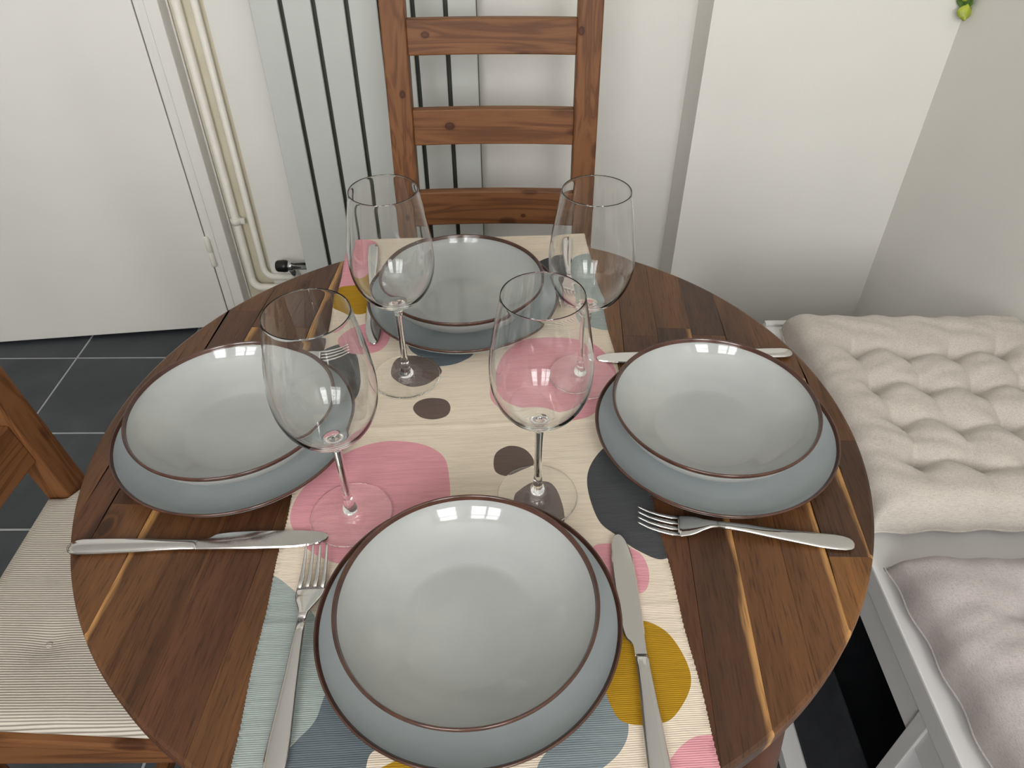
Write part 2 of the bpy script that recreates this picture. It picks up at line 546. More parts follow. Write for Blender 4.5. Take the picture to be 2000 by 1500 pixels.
def tag(o, label, cat=None, group=None, kind=None):
    o['label'] = label
    if cat: o['category'] = cat
    if group: o['group'] = group
    if kind: o['kind'] = kind
    return o

def copy_tree(o, parent=None):
    c = o.copy()
    COL.objects.link(c)
    c.parent = parent
    for ch in list(o.children):
        copy_tree(ch, c)
    return c

# ================================================================== THE ROOM
XL, XR, YB, YF, ZC = -2.2, 0.987, 1.25, -1.95, 2.5

# floor: grout bed with single slate tiles set on it
floor = pyd('floor', [(XL, YF, -0.0012), (XR, YF, -0.0012), (XR, YB + 0.05, -0.0012), (XL, YB + 0.05, -0.0012),
                      (XL, YF, -0.05), (XR, YF, -0.05), (XR, YB + 0.05, -0.05), (XL, YB + 0.05, -0.05)],
            [(0, 1, 2, 3), (7, 6, 5, 4), (0, 4, 5, 1), (1, 5, 6, 2), (2, 6, 7, 3), (3, 7, 4, 0)], M['grout'])
tag(floor, 'dark slate tiled floor with pale grout lines', kind='structure')
TP = 0.304
tx0, ty0 = -1.199, 1.066
tile_cache = {}
ks = range(-4, 9)
js = range(-12, 3)
for i in ks:
    for j in js:
        a, c_ = tx0 + i * TP, ty0 + j * TP
        x0, x1 = max(a, XL) + 0.0025, min(a + TP, XR) - 0.0025
        y0, y1 = max(c_, YF) + 0.0025, min(c_ + TP, YB + 0.05) - 0.0025
        if x1 - x0 < 0.02 or y1 - y0 < 0.02:
            continue
        w_, d_ = round(x1 - x0, 4), round(y1 - y0, 4)
        key = (w_, d_)
        if key not in tile_cache:
            t_ = block('tile', (-w_ / 2, w_ / 2, -d_ / 2, d_ / 2, -0.006, 0.0), M['slate'], floor, bev=0.0012, seg=1)
            tile_cache[key] = t_.data
        else:
            t_ = bpy.data.objects.new('tile', tile_cache[key])
            COL.objects.link(t_)
            t_.parent = floor
        t_.location = ((x0 + x1) / 2, (y0 + y1) / 2, random.uniform(-0.0004, 0.0002))

ceiling = block('ceiling', (XL - 0.1, XR + 0.1, YF - 0.1, YB + 0.2, ZC, ZC + 0.1), M['ceiling'], bev=0)
tag(ceiling, 'plain white ceiling', kind='structure')

def plan_wall(name, inner, outer, mat):
    """inner/outer: polylines in plan joined into one closed footprint, extruded to the ceiling"""
    ring = inner + outer[::-1]
    n = len(ring)
    verts = [(x, y, -0.004) for x, y in ring] + [(x, y, ZC) for x, y in ring]
    faces = [tuple(range(n))[::-1], tuple(range(n, 2 * n))]
    faces += [(i, (i + 1) % n, n + (i + 1) % n, n + i) for i in range(n)]
    return pyd(name, verts, faces, mat)

CH0, CH1 = -0.735, -0.650
wall_back = plan_wall('wall_back',
    [(XL, 1.25), (CH0, 1.25), (CH0, 1.262), (CH1, 1.262), (CH1, 1.24), (0.46, 1.24), (0.46, 1.10), (XR + 0.1, 1.10)],
    [(XL, 1.40), (CH0, 1.40), (CH0 + 0.01, 1.40), (CH1, 1.40), (CH1 + 0.01, 1.40), (0.46, 1.40), (0.47, 1.40), (XR + 0.1, 1.40)], M['wall'])
tag(wall_back, 'white painted back wall stepping forward towards the corner', kind='structure')
wall_right = block('wall_right', (XR, XR + 0.1, YF - 0.1, 1.10, -0.004, ZC), M['wall'], bev=0)
tag(wall_right, 'plain white wall on the right behind the bench', kind='structure')
wall_left = block('wall_left', (XL - 0.1, XL, YF - 0.1, YB + 0.15, -0.004, ZC), M['wall'], bev=0)
tag(wall_left, 'plain white wall on the left', kind='structure')
WINS = [(-0.95, -0.05), (0.25, 0.85)]
WZ0, WZ1 = 1.16, 2.40
wall_front = boxes('wall_front', [(XL, XR, YF - 0.1, YF, -0.004, WZ0), (XL, XR, YF - 0.1, YF, WZ1, ZC),
                                  (XL, WINS[0][0], YF - 0.1, YF, WZ0, WZ1), (WINS[0][1], WINS[1][0], YF - 0.1, YF, WZ0, WZ1),
                                  (WINS[1][1], XR, YF - 0.1, YF, WZ0, WZ1)], M['wall'])
tag(wall_front, 'white wall with the windows that light the table', kind='structure')
for wi, (a, c_) in enumerate(WINS):
    w = empty('window_%d' % (wi + 1), (0, 0, 0))
    tag(w, ('white framed window of two sashes facing the table', 'narrow white framed window nearer the bench wall')[wi], kind='structure')
    y0, y1 = YF - 0.07, YF - 0.02
    fr = boxes('window_frame', [(a, c_, y0, y1, WZ0, WZ0 + 0.05), (a, c_, y0, y1, WZ1 - 0.05, WZ1),
                                (a, a + 0.05, y0, y1, WZ0 + 0.05, WZ1 - 0.05), (c_ - 0.05, c_, y0, y1, WZ0 + 0.05, WZ1 - 0.05)], M['window'], w)
    n = 2 if wi == 0 else 1
    for q in range(1, n):
        xm = a + (c_ - a) * q / n
        block('mullion', (xm - 0.03, xm + 0.03, y0, y1, WZ0 + 0.05, WZ1 - 0.05), M['window'], w, bev=0.003)
    block('transom', (a + 0.05, c_ - 0.05, y0 + 0.008, y1 - 0.008, 1.90, 1.94), M['window'], w, bev=0.003)
    for q in range(n):
        xa = a + (c_ - a) * q / n + 0.03; xb = a + (c_ - a) * (q + 1) / n - 0.03
        block('pane', (xa, xb, y0 + 0.024, y0 + 0.028, WZ0 + 0.05, WZ1 - 0.05), M['pane'], w, bev=0)
    block('window_sill', (a - 0.03, c_ + 0.03, YF - 0.02, YF + 0.06, WZ0 - 0.03, WZ0), M['window'], w, bev=0.004)

# door on the left, standing slightly ajar on its painted hinge
DA = math.radians(6.7)
door = block('door_1', (-0.74, 0.0, -0.018, 0.018, 0.010, 2.03), M['door'], bev=0.0025, loc=(-0.797, 1.222, 0), rotz=DA)
tag(door, 'plain white door leaf standing slightly ajar', kind='structure')
def hinge_at(zc):
    h = lathe_mesh('hinge', [(0, -0.045), (0.006, -0.045), (0.0075, -0.042), (0.0075, -0.003), (0.0068, -0.002), (0.0068, 0.002),
                             (0.0075, 0.003), (0.0075, 0.040), (0.006, 0.0425), (0.0045, 0.046), (0, 0.0475)], 20)
    o = link('hinge', h, M['pipe'], door)
    o.location = (0.005, -0.022, zc)
    return o
for zc in (0.262, 1.05, 1.80):
    hinge_at(zc)
frame = boxes('trim_1', [(-0.7930, -0.738, 1.2055, 1.25, 0.0, 2.10), (-1.66, -0.738, 1.226, 1.25, 2.035, 2.10)], M['door'], bev=0.003)
tag(frame, 'white painted door frame beside the heating pipes', kind='structure')
block('stop_bead', (-0.778, -0.768, 1.2020, 1.2060, 0.0, 2.03), M['door'], frame, bev=0.001)
chase = block('trim_2', (CH0 + 0.001, CH1 - 0.001, 1.256, 1.2615, 0.0, 2.45), M['chase'], bev=0)
tag(chase, 'cream recess behind the two pipes', kind='structure')

# heating pipes
def pipe(x, r, zb, xend, label):
    zt = 2.46
    path = [(x, 1.240, zt), (x, 1.240, zb + 0.03)]
    for k in range(1, 7):
        a = k / 6 * pi / 2
        path.append((x + 0.03 * (1 - math.cos(a)), 1.240 - 0.012 * math.sin(a), zb + 0.03 - 0.03 * math.sin(a)))
    path.append((xend, 1.226, zb))
    root = empty('heating_pipe', (x, 1.24, 0))
    for i in range(len(path)):
        path[i] = (path[i][0] - x, path[i][1] - 1.24, path[i][2])
    tube('pipe', path, r, M['pipe'], root, seg=20)
    for zc in ((0.335, 1.30, 2.1) if r > 0.01 else (1.45, 2.2)):
        me = lathe_mesh('clip', [(r + 0.0005, -0.009), (r + 0.0035, -0.0085), (r + 0.0035, 0.0085), (r + 0.0005, 0.009)], 24)
        cl = link('clip', me, M['pipe'], root); cl.location = (0, 0, zc)
        block('screw_lug', (r, r + 0.014, -0.005, 0.005, -0.008, 0.008), M['pipe'], cl, bev=0.002)
    tag(root, label, 'pipe', 'heating pipes beside the door')
    return root
pipe(-0.712, 0.0112, 0.128, -0.50, 'thicker white heating pipe, the one nearer the door frame')
pipe(-0.670, 0.0092, 0.163, -0.572, 'thinner white heating pipe, the one nearer the radiator')

# radiator: seven flat upright panels in front of dark collector tubes
rad = empty('radiator', (-0.282, 1.17, 0))
tag(rad, 'tall light grey panel radiator with vertical slats behind the chair', 'radiator')
pw, pg = 0.0713, 0.0100
for k in range(7):
    xa = -0.531 + k * pw
    pn = block('panel', (xa + pg / 2 + 0.282, xa + pw - pg / 2 + 0.282, 0.0, 0.012, 0.12, 1.95), M['radiator'], rad, bev=0.003, seg=3)
block('back_plate', (-0.245, 0.246, 0.022, 0.045, 0.16, 1.91), M['radiator_dark'], rad, bev=0.003)  # dark backing sheet, colours the gaps between the panels
for zc in (0.16, 1.88):
    block('collector', (-0.247, 0.248, 0.012, 0.040, zc - 0.02, zc + 0.02), M['radiator_dark'], rad, bev=0.004)
for xa in (-0.2, 0.2):
    for zc in (0.4, 1.6):
        block('bracket', (xa - 0.015, xa + 0.015, 0.045, 0.070, zc - 0.02, zc + 0.02), M['radiator_dark'], rad, bev=0.002)
vb = tube('valve', [(-0.302, 0.020, 0.222), (-0.285, 0.020, 0.222), (-0.284, 0.020, 0.222), (-0.235, 0.020, 0.222)], [0.013, 0.013, 0.010, 0.010], M['chrome'], rad)
vh = lathe_mesh('valve_cap', [(0, 0), (0.012, 0), (0.0165, 0.004), (0.0175, 0.012), (0.016, 0.030), (0.013, 0.034), (0, 0.035)], 12)
vc = link('valve_cap', vh, M['black'], vb); vc.location = (-0.298, 0.020, 0.222); vc.rotation_euler = (0, math.radians(-90), 0)
tube('valve_tail', [(-0.293, 0.020, 0.215), (-0.293, 0.034, 0.19), (-0.29, 0.054, 0.166)], 0.008, M['chrome'], vb)

# ================================================================== TABLE
TR = 0.400
table = empty('dining_table', (0, 0, 0), math.radians(-3.5))
tag(table, 'round acacia dining table of glued brown staves', 'table')
XS = [-0.401, -0.372, -0.345, -0.302, -0.258, -0.228, -0.180, -0.135, -0.09, -0.045, 0.0, 0.045, 0.09, 0.13, 0.165, 0.208, 0.25, 0.292, 0.331, 0.372, 0.401]
JO = {0: [], 1: [-0.02], 2: [-0.125, 0.2], 3: [0.165], 4: [0.165], 5: [0.03], 6: [0.21], 7: [-0.12, 0.17], 8: [0.05], 9: [-0.2, 0.2], 10: [0.0], 11: [-0.1, 0.22],
      12: [0.12], 13: [-0.05], 14: [0.172], 15: [0.19, -0.02], 16: [0.178], 17: [0.10], 18: [-0.150, 0.10], 19: [0.0]}
_c = lambda *a: srgb(*a)
mid, dark, red, warm, tan = _c(90, 60, 36), _c(67, 45, 31), _c(80, 51, 33), _c(108, 74, 41), _c(140, 100, 60)
TINT = {0: [mid], 1: [red, mid], 2: [mid, red, mid], 3: [mid, mid], 4: [mid, red], 5: [red, red], 6: [mid, red], 14: [red, mid], 15: [dark, dark, mid],
        16: [mid, dark], 17: [mid, mid], 18: [warm, dark, mid], 19: [dark, mid]}
SAP = {(15, 0): 1, (15, 1): 1, (17, 0): 1, (18, 1): 1, (3, 0): -1, (5, 1): -1}
def clip_poly(poly, R, seg=220):
    out = poly
    for k in range(seg):
        a = 2 * pi * (k + 0.5) / seg
        nx, ny = math.cos(a), math.sin(a)
        d = R * math.cos(pi / seg)
        res = []
        for i in range(len(out)):
            p, q = out[i], out[(i + 1) % len(out)]
            sp, sq = p[0] * nx + p[1] * ny - d, q[0] * nx + q[1] * ny - d
            if sp <= 0: res.append(p)
            if (sp < 0 < sq) or (sq < 0 < sp):
                t = sp / (sp - sq)
                res.append((p[0] + (q[0] - p[0]) * t, p[1] + (q[1] - p[1]) * t))
        out = res
        if len(out) < 3: return []
    cl = []
    for p in out:
        if not cl or math.hypot(p[0] - cl[-1][0], p[1] - cl[-1][1]) > 2e-5: cl.append(p)
    if math.hypot(cl[0][0] - cl[-1][0], cl[0][1] - cl[-1][1]) < 2e-5: cl.pop()
    return cl
for i in range(len(XS) - 1):
    ys = [-0.41] + sorted(JO[i]) + [0.41]
    for j in range(len(ys) - 1):
        g_ = 0.00012
        poly = clip_poly([(XS[i] + g_, ys[j] + g_), (XS[i + 1] - g_, ys[j] + g_), (XS[i + 1] - g_, ys[j + 1] - g_), (XS[i] + g_, ys[j + 1] - g_)], TR)
        if len(poly) < 3: continue
        n = len(poly)
        def inset(p, dr):
            r = math.hypot(*p)
            return (p[0] * (r - dr) / r, p[1] * (r - dr) / r) if r > TR - 2.5e-4 else p
        layers = [([inset(p, 0.0035) for p in poly], 0.7500), ([inset(p, 0.0010) for p in poly], 0.7489), (poly, 0.7462), (poly, 0.7325), ([inset(p, 0.003) for p in poly], 0.7295)]
        verts, faces = [], []
        for lp, z in layers:
            verts += [(p[0], p[1], z) for p in lp]
        faces.append(tuple(range(n)))
        for l in range(len(layers) - 1):
            for k in range(n):
                faces.append((l * n + k, l * n + (k + 1) % n, (l + 1) * n + (k + 1) % n, (l + 1) * n + k))
        faces.append(tuple(range((len(layers) - 1) * n, len(layers) * n))[::-1])
        st = pyd('stave', verts, faces, M['acacia'], table)
        side = SAP.get((i, j), 0)
        at = st.data.attributes.new('sap', 'FLOAT', 'POINT')
        for vi, v in enumerate(st.data.vertices):
            f = (v.co.x - XS[i]) / (XS[i + 1] - XS[i])
            at.data[vi].value = f if side > 0 else (1 - f if side < 0 else 0.0)
        tn = TINT.get(i)
        col = tn[min(j, len(tn) - 1)] if tn else random.choice([mid, dark, red, warm])
        k = random.uniform(0.93, 1.07)
        st.color = (col[0] * k, col[1] * k, col[2] * k, 1)
ring = lathe_mesh('apron_ring', [(0.29, 0.676), (0.31, 0.676), (0.31, 0.7295), (0.29, 0.7295), (0.29, 0.676)], 64)
for p in ring.polygons: p.use_smooth = False
link('apron_ring', ring, M['leg'], table)
for k in range(4):
    a = math.radians(48 + 90 * k) + math.radians(3.5)
    ca, sa = math.cos(a), math.sin(a)
    path = [(r_ * ca, r_ * sa, z) for r_, z in ((0.335, 0.7295), (0.362, 0.62), (0.386, 0.45), (0.402, 0.2), (0.412, 0.0))]
    tube('leg', path, [0.026, 0.026, 0.023, 0.019, 0.015], M['leg'], table, seg=20)

# ------------------------------------------------------------------ runner
BLOBS = [
    ('pink', [(-0.1869,0.2628),(-0.172,0.2811),(-0.1486,0.2879),(-0.1331,0.3171),(-0.1281,0.3579),(-0.1334,0.3903),(-0.1498,0.4031),(-0.1907,0.4052),(-0.1963,0.3344)]),
    ('mustard', [(-0.1876,0.2688),(-0.1759,0.2833),(-0.1657,0.3058),(-0.1521,0.3181),(-0.1362,0.3163),(-0.1254,0.2927),(-0.1214,0.2525),(-0.1278,0.2238),(-0.1403,0.2154),(-0.156,0.2222),(-0.1725,0.232),(-0.1849,0.2447)]),
    ('pink', [(-0.1598,0.1653),(-0.1448,0.1856),(-0.1263,0.1956),(-0.1075,0.1897),(-0.0974,0.1721),(-0.1006,0.1493),(-0.1113,0.1358),(-0.1295,0.1327),(-0.1471,0.1396)]),
    ('slate', [(-0.1774,0.1351),(-0.1655,0.1526),(-0.1473,0.1557),(-0.1304,0.1328),(-0.1232,0.0984),(-0.122,0.0623),(-0.1292,0.0396),(-0.1447,0.0294),(-0.1612,0.0392),(-0.1752,0.079)]),
    ('taupe', [(-0.0872,0.1166),(-0.0728,0.1248),(-0.0461,0.1175),(-0.033,0.0988),(-0.0346,0.0869),(-0.0484,0.0715),(-0.0667,0.0675),(-0.0831,0.0783),(-0.0904,0.0927)]),
    ('blue', [(-0.0764,0.1711),(-0.072,0.1398),(-0.0588,0.1231),(-0.0427,0.1053),(-0.0217,0.1052),(-0.0063,0.1125),(0.0053,0.1249),(0.0118,0.1546),(-0.0158,0.183),(-0.0545,0.189)]),
    ('taupe', [(-0.0625,0.0312),(-0.0579,0.043),(-0.0446,0.0483),(-0.0278,0.0445),(-0.0214,0.0321),(-0.0251,0.0183),(-0.0394,0.013),(-0.0542,0.0178)]),
    ('pink', [(0.0228,0.0539),(0.0325,0.1085),(0.0594,0.1442),(0.0908,0.1516),(0.1346,0.1474),(0.1577,0.1282),(0.1699,0.0935),(0.1683,0.0606),(0.1487,0.0295),(0.1295,0.0075),(0.0971,0.0001),(0.0675,0.0086),(0.046,0.0177),(0.0296,0.0305)]),
    ('sage', [(0.1431,0.3142),(0.1542,0.3366),(0.1804,0.3393),(0.2059,0.31),(0.1999,0.2102),(0.1796,0.1661),(0.1597,0.1671),(0.1454,0.1819),(0.14,0.2132),(0.1365,0.2624)]),
    ('slate', [(0.0911,0.3168),(0.1071,0.335),(0.1255,0.3421),(0.1451,0.3341),(0.1431,0.2941),(0.1285,0.2628),(0.0995,0.2453),(0.0842,0.2781)]),
    ('taupe', [(0.0232,-0.0552),(0.027,-0.0404),(0.0404,-0.0321),(0.0552,-0.0368),(0.0635,-0.0503),(0.063,-0.0613),(0.0516,-0.0677),(0.0373,-0.074),(0.0256,-0.0684)]),
    ('taupe', [(0.0419,-0.1022),(0.0493,-0.0936),(0.0596,-0.0881),(0.0748,-0.0859),(0.0823,-0.0943),(0.0865,-0.1105),(0.0877,-0.1266),(0.0851,-0.1385),(0.0727,-0.1469),(0.0518,-0.1428),(0.0406,-0.1272)]),
    ('pink', [(-0.1719,-0.1114),(-0.1675,-0.0846),(-0.1455,-0.0467),(-0.1164,-0.0251),(-0.085,-0.0177),(-0.0503,-0.0245),(-0.0282,-0.0426),(-0.0217,-0.072),(-0.0215,-0.1081),(-0.0338,-0.1525),(-0.0601,-0.1792),(-0.0921,-0.1766),(-0.1247,-0.1679),(-0.1499,-0.1516),(-0.1658,-0.1298)]),
    ('sage', [(-0.1942,-0.1974),(-0.1854,-0.1809),(-0.1743,-0.1794),(-0.1589,-0.1912),(-0.1446,-0.2059),(-0.124,-0.235),(-0.1117,-0.2677),(-0.1161,-0.2965),(-0.1199,-0.3113),(-0.1316,-0.3248),(-0.1463,-0.338),(-0.1619,-0.3493),(-0.1891,-0.3539),(-0.2184,-0.2393)]),
    ('blue', [(-0.1095,-0.2838),(-0.118,-0.2944),(-0.1273,-0.319),(-0.137,-0.3325),(-0.1387,-0.3464),(-0.1376,-0.3635),(-0.1073,-0.3781),(-0.0814,-0.3613),(-0.0762,-0.3376),(-0.0626,-0.3263),(-0.0802,-0.2983)]),
    ('mustard', [(-0.0698,-0.3509),(-0.0635,-0.3452),(-0.0473,-0.341),(-0.0287,-0.349),(-0.0246,-0.3662),(-0.045,-0.3752),(-0.0647,-0.3672)]),
    ('slate', [(0.1585,-0.0331),(0.1381,-0.041),(0.1198,-0.0671),(0.1143,-0.0959),(0.1194,-0.1342),(0.1334,-0.1529),(0.1515,-0.1719),(0.1731,-0.181),(0.1935,-0.154),(0.1926,-0.0909),(0.1798,-0.0482)]),
    ('pink', [(0.1063,-0.1746),(0.1109,-0.1638),(0.121,-0.1613),(0.1369,-0.1641),(0.1514,-0.1739),(0.1556,-0.1901),(0.1528,-0.206),(0.1453,-0.2146),(0.1304,-0.2129),(0.1171,-0.1992),(0.1076,-0.1887)]),
    ('mustard', [(0.1119,-0.262),(0.1247,-0.2466),(0.141,-0.2414),(0.1575,-0.2513),(0.1666,-0.2698),(0.1695,-0.2899),(0.1637,-0.3057),(0.1468,-0.3238),(0.1296,-0.327),(0.1137,-0.3252),(0.1051,-0.3167),(0.1013,-0.2925)]),
    ('bluegrey', [(0.07,-0.3179),(0.0877,-0.3038),(0.1039,-0.3016),(0.1132,-0.3151),(0.1134,-0.3302),(0.1068,-0.3428),(0.0943,-0.3532),(0.0758,-0.3623),(0.0467,-0.3638),(0.0443,-0.3517),(0.0571,-0.3363)]),
    ('pink', [(0.138,-0.3584),(0.1425,-0.3497),(0.155,-0.3403),(0.1672,-0.3369),(0.184,-0.3397),(0.186,-0.3609),(0.1619,-0.3807),(0.1422,-0.3757)]),
]

RA = math.radians(2.9)
RHW, FOLD_F, FOLD_N, HANG = 0.1745, 0.402, -0.412, 0.21
def sheet(u, v):
    """cloth coordinates -> metres, in the runner's own frame"""
    z = 0.7510 + 0.0009 * math.exp(-((v - 0.002) / 0.0035) ** 2) + 0.0008 * math.exp(-((v + 0.228) / 0.0035) ** 2)
    z += 0.0002 * math.sin(u * 60 + v * 23)
    r = 0.010
    def over(d, s):
        if d <= 0: return None
        arc = r * pi / 2
        if d < arc:
            a = d / r
            return s * r * math.sin(a), -r * (1 - math.cos(a))
        e = d - arc
        return s * (r + 0.05 * e + 0.004 * math.sin(u * 30)), -r - e
    h = over(v - FOLD_F, 1)
    if h: return (u, FOLD_F + h[0], z + h[1])
    h = over(FOLD_N - v, -1)
    if h: return (u, FOLD_N + h[0], z + h[1])
    return (u, v, z)
vmin, vmax = FOLD_N - HANG, FOLD_F + HANG
def hem(v, s):
    return s * (RHW + 0.00035 * math.sin(v * 1750 + 3 * math.sin(v * 190)) + 0.0006 * math.sin(v * 61 + s))
outline = [(hem(vmin + (vmax - vmin) * k / 1300, -1), vmin + (vmax - vmin) * k / 1300) for k in range(1301)]
outline += [(hem(vmax - (vmax - vmin) * k / 1300, 1), vmax - (vmax - vmin) * k / 1300) for k in range(1301)]
blobs = []
for name, pts in BLOBS:
    q = catmull(pts, 7, closed=True)
    blobs.append((name, q))
P2, E2 = [], []
def add_loop(lp):
    s = len(P2)
    P2.extend(Vector(p) for p in lp)
    E2.extend((s + k, s + (k + 1) % len(lp)) for k in range(len(lp)))
add_loop(outline)
for _, q in blobs:
    add_loop([(max(-0.24, min(0.24, a)), c_) for a, c_ in q])
vs = [vmin + 0.01 * k for k in range(1, int((vmax - vmin) / 0.01))]
vs += [FOLD_F + 0.0022 * k for k in range(0, 9)] + [FOLD_N - 0.0022 * k for k in range(0, 9)]
vs += [0.002 + 0.002 * k for k in range(-4, 5)] + [-0.228 + 0.002 * k for k in range(-4, 5)]
for v in vs:
    for k in range(-16, 17):
        P2.append(Vector((k * 0.0105, v)))
V2, _e, F2, _ov, _oe, _of = delaunay_2d_cdt(P2, E2, [], 0, 1e-5)
def inside(p, poly):
    x, y = p; c_ = False
    j = len(poly) - 1
    for i in range(len(poly)):
        xi, yi = poly[i]; xj, yj = poly[j]
        if (yi > y) != (yj > y) and x < (xj - xi) * (y - yi) / (yj - yi) + xi: c_ = not c_
        j = i
    return c_
bbs = [(min(p[0] for p in q), max(p[0] for p in q), min(p[1] for p in q), max(p[1] for p in q)) for _, q in blobs]
slots = ['cloth', 'c_pink', 'c_mustard', 'c_sage', 'c_slate', 'c_blue', 'c_bluegrey', 'c_taupe']
keep, mats = [], []
for f in F2:
    cx_ = sum(V2[i].x for i in f) / len(f); cy_ = sum(V2[i].y for i in f) / len(f)
    if not (vmin < cy_ < vmax and hem(cy_, -1) < cx_ < hem(cy_, 1)): continue
    mi = 0
    for (name, q), bb in zip(blobs, bbs):
        if bb[0] <= cx_ <= bb[1] and bb[2] <= cy_ <= bb[3] and inside((cx_, cy_), q):
            mi = slots.index('c_' + name); break
    keep.append(tuple(f)); mats.append(mi)
me = bpy.data.meshes.new('table_runner')
me.from_pydata([sheet(v.x, v.y) for v in V2], [], keep)
for s in slots: me.materials.append(M[s])
for p, mi in zip(me.polygons, mats):
    p.material_index = mi
    p.use_smooth = True
bm = bmesh.new(); bm.from_mesh(me)
bmesh.ops.delete(bm, geom=[v for v in bm.verts if not v.link_faces], context='VERTS')
if sum(f.normal.z for f in bm.faces) < 0:
    bmesh.ops.reverse_faces(bm, faces=bm.faces)
bm.to_mesh(me); bm.free()
runner = bpy.data.objects.new('table_runner', me)
COL.objects.link(runner)
runner.location = (-0.008, 0, 0); runner.rotation_euler = (0, 0, RA)
sm = runner.modifiers.new('thickness', 'SOLIDIFY'); sm.thickness = 0.0008; sm.offset = -1
runner.cycles.is_caustics_receiver = True
tag(runner, 'cream woven table runner printed with pink, mustard and grey blobs', 'table runner')

# ------------------------------------------------------------------ plates and bowls
ZT = 0.7522
plate_prof = [(0, 0.0055), (0.040, 0.0055), (0.080, 0.0058), (0.094, 0.0072), (0.106, 0.0106), (0.1145, 0.0150), (0.1195, 0.0192), (0.1213, 0.0212)]
plate_under = [(0.1222, 0.0196), (0.1190, 0.0145), (0.110, 0.0082), (0.096, 0.0030), (0.080, 0.0012), (0.076, 0.0), (0.072, 0.0), (0.070, 0.0015), (0, 0.002)]
rim_plate = [(0.1193, 0.0194), (0.1204, 0.0208), (0.1213, 0.0219), (0.1221, 0.0222), (0.1229, 0.0218), (0.1232, 0.0208), (0.1228, 0.0194), (0.1216, 0.0180)]
pm = lathe_mesh('dinner_plate', catmull(plate_prof, 5) + catmull(plate_under, 4), 128)
pm_r = lathe_mesh('rim', catmull(rim_plate, 3), 128)
bowl_prof = [(0, 0.0060), (0.030, 0.0060), (0.049, 0.0061), (0.0555, 0.0067), (0.060, 0.0083), (0.067, 0.0112), (0.076, 0.0152), (0.085, 0.0211), (0.0925, 0.0278), (0.0978, 0.0348), (0.1006, 0.0405), (0.1015, 0.0430)]
bowl_under = [(0.1030, 0.0420), (0.1005, 0.0350), (0.0955, 0.0268), (0.088, 0.0190), (0.076, 0.0108), (0.064, 0.0048), (0.055, 0.0018), (0.052, 0.0), (0.048, 0.0), (0.046, 0.0015), (0, 0.002)]
rim_bowl = [(0.1000, 0.0406), (0.1006, 0.0420), (0.1011, 0.0433), (0.1017, 0.0443), (0.1026, 0.0446), (0.1034, 0.0441), (0.1037, 0.0430), (0.1034, 0.0412), (0.1024, 0.0396)]
bmh = lathe_mesh('pasta_bowl', catmull(bowl_prof, 5) + catmull(bowl_under, 4), 128)
bm_r = lathe_mesh('rim', catmull(rim_bowl, 3), 128)
for mesh_, mt in ((pm, 'plate'), (bmh, 'bowl'), (pm_r, 'glaze_edge'), (bm_r, 'glaze_edge')):
    mesh_.materials.append(M[mt])
SET = {'front': ((0.0016, -0.2399), (0.0010, -0.2430), 'nearest the viewer, between the front fork and knife'),
       'left': ((-0.2485, -0.0161), (-0.2465, -0.0170), 'on the left beside the corded chair seat'),
       'right': ((0.2463, -0.0210), (0.2430, -0.0165), 'on the right beside the bench cushions'),
       'back': ((-0.0243, 0.2236), (-0.0252, 0.2195), 'farthest away in front of the ladder-back chair')}
for i, (k, (pc, bc, wh)) in enumerate(SET.items()):
    o = bpy.data.objects.new('dinner_plate', pm); COL.objects.link(o)
    o.location = (pc[0], pc[1], ZT); o.rotation_euler = (0, 0, i * 1.3)
    tag(o, 'blue-grey dinner plate with brown rim, %s' % wh, 'plate', 'dinner plates under the bowls')
    r_ = bpy.data.objects.new('rim', pm_r); COL.objects.link(r_); r_.parent = o; r_['label'] = 'glossy brown glazed rim'
    o2 = bpy.data.objects.new('pasta_bowl', bmh); COL.objects.link(o2)
    o2.location = (bc[0], bc[1], ZT + 0.0057); o2.rotation_euler = (0, 0, i * 0.9 + 0.4)
    tag(o2, 'pale grey pasta bowl with brown rim, %s' % wh, 'bowl', 'pasta bowls on the dinner plates')
    r_ = bpy.data.objects.new('rim', bm_r); COL.objects.link(r_); r_.parent = o2; r_['label'] = 'glossy brown glazed rim'

# ------------------------------------------------------------------ wine glasses
foot_p = [(0, 0.0), (0.020, 0.0), (0.0372, 0.0), (0.0381, 0.0008), (0.0376, 0.0016), (0.0300, 0.0025), (0.0190, 0.0040), (0.0115, 0.0062), (0.0078, 0.0092), (0.0058, 0.0135), (0.0044, 0.0200), (0.0038, 0.0300)]
stem_p = [(0.0038, 0.0300), (0.0035, 0.045), (0.0034, 0.060), (0.0036, 0.076), (0.0042, 0.0880)]
bowl_p = [(0.0042, 0.0880), (0.0054, 0.0945), (0.0085, 0.0990), (0.0150, 0.1028), (0.0230, 0.1082), (0.0308, 0.1160), (0.0372, 0.1262), (0.0415, 0.1385), (0.0434, 0.1520), (0.0433, 0.1670),
          (0.0414, 0.1850), (0.0385, 0.2030), (0.0356, 0.2190), (0.0333, 0.2316), (0.03300, 0.2321), (0.0327, 0.2316), (0.0350, 0.2190), (0.0379, 0.2030), (0.0407, 0.1850), (0.0426, 0.1670),
          (0.0426, 0.1522), (0.0406, 0.1393), (0.0362, 0.1274), (0.0297, 0.1176), (0.0217, 0.1102), (0.0135, 0.1054), (0.0065, 0.1032), (0, 0.1027)]
gm_f = lathe_mesh('foot', catmull(foot_p, 4), 96)
gm_s = lathe_mesh('stem', catmull(stem_p, 4), 96)
gm_b = lathe_mesh('bowl', catmull(bowl_p, 4), 96)
for mesh_ in (gm_f, gm_s, gm_b): mesh_.materials.append(M['glass'])
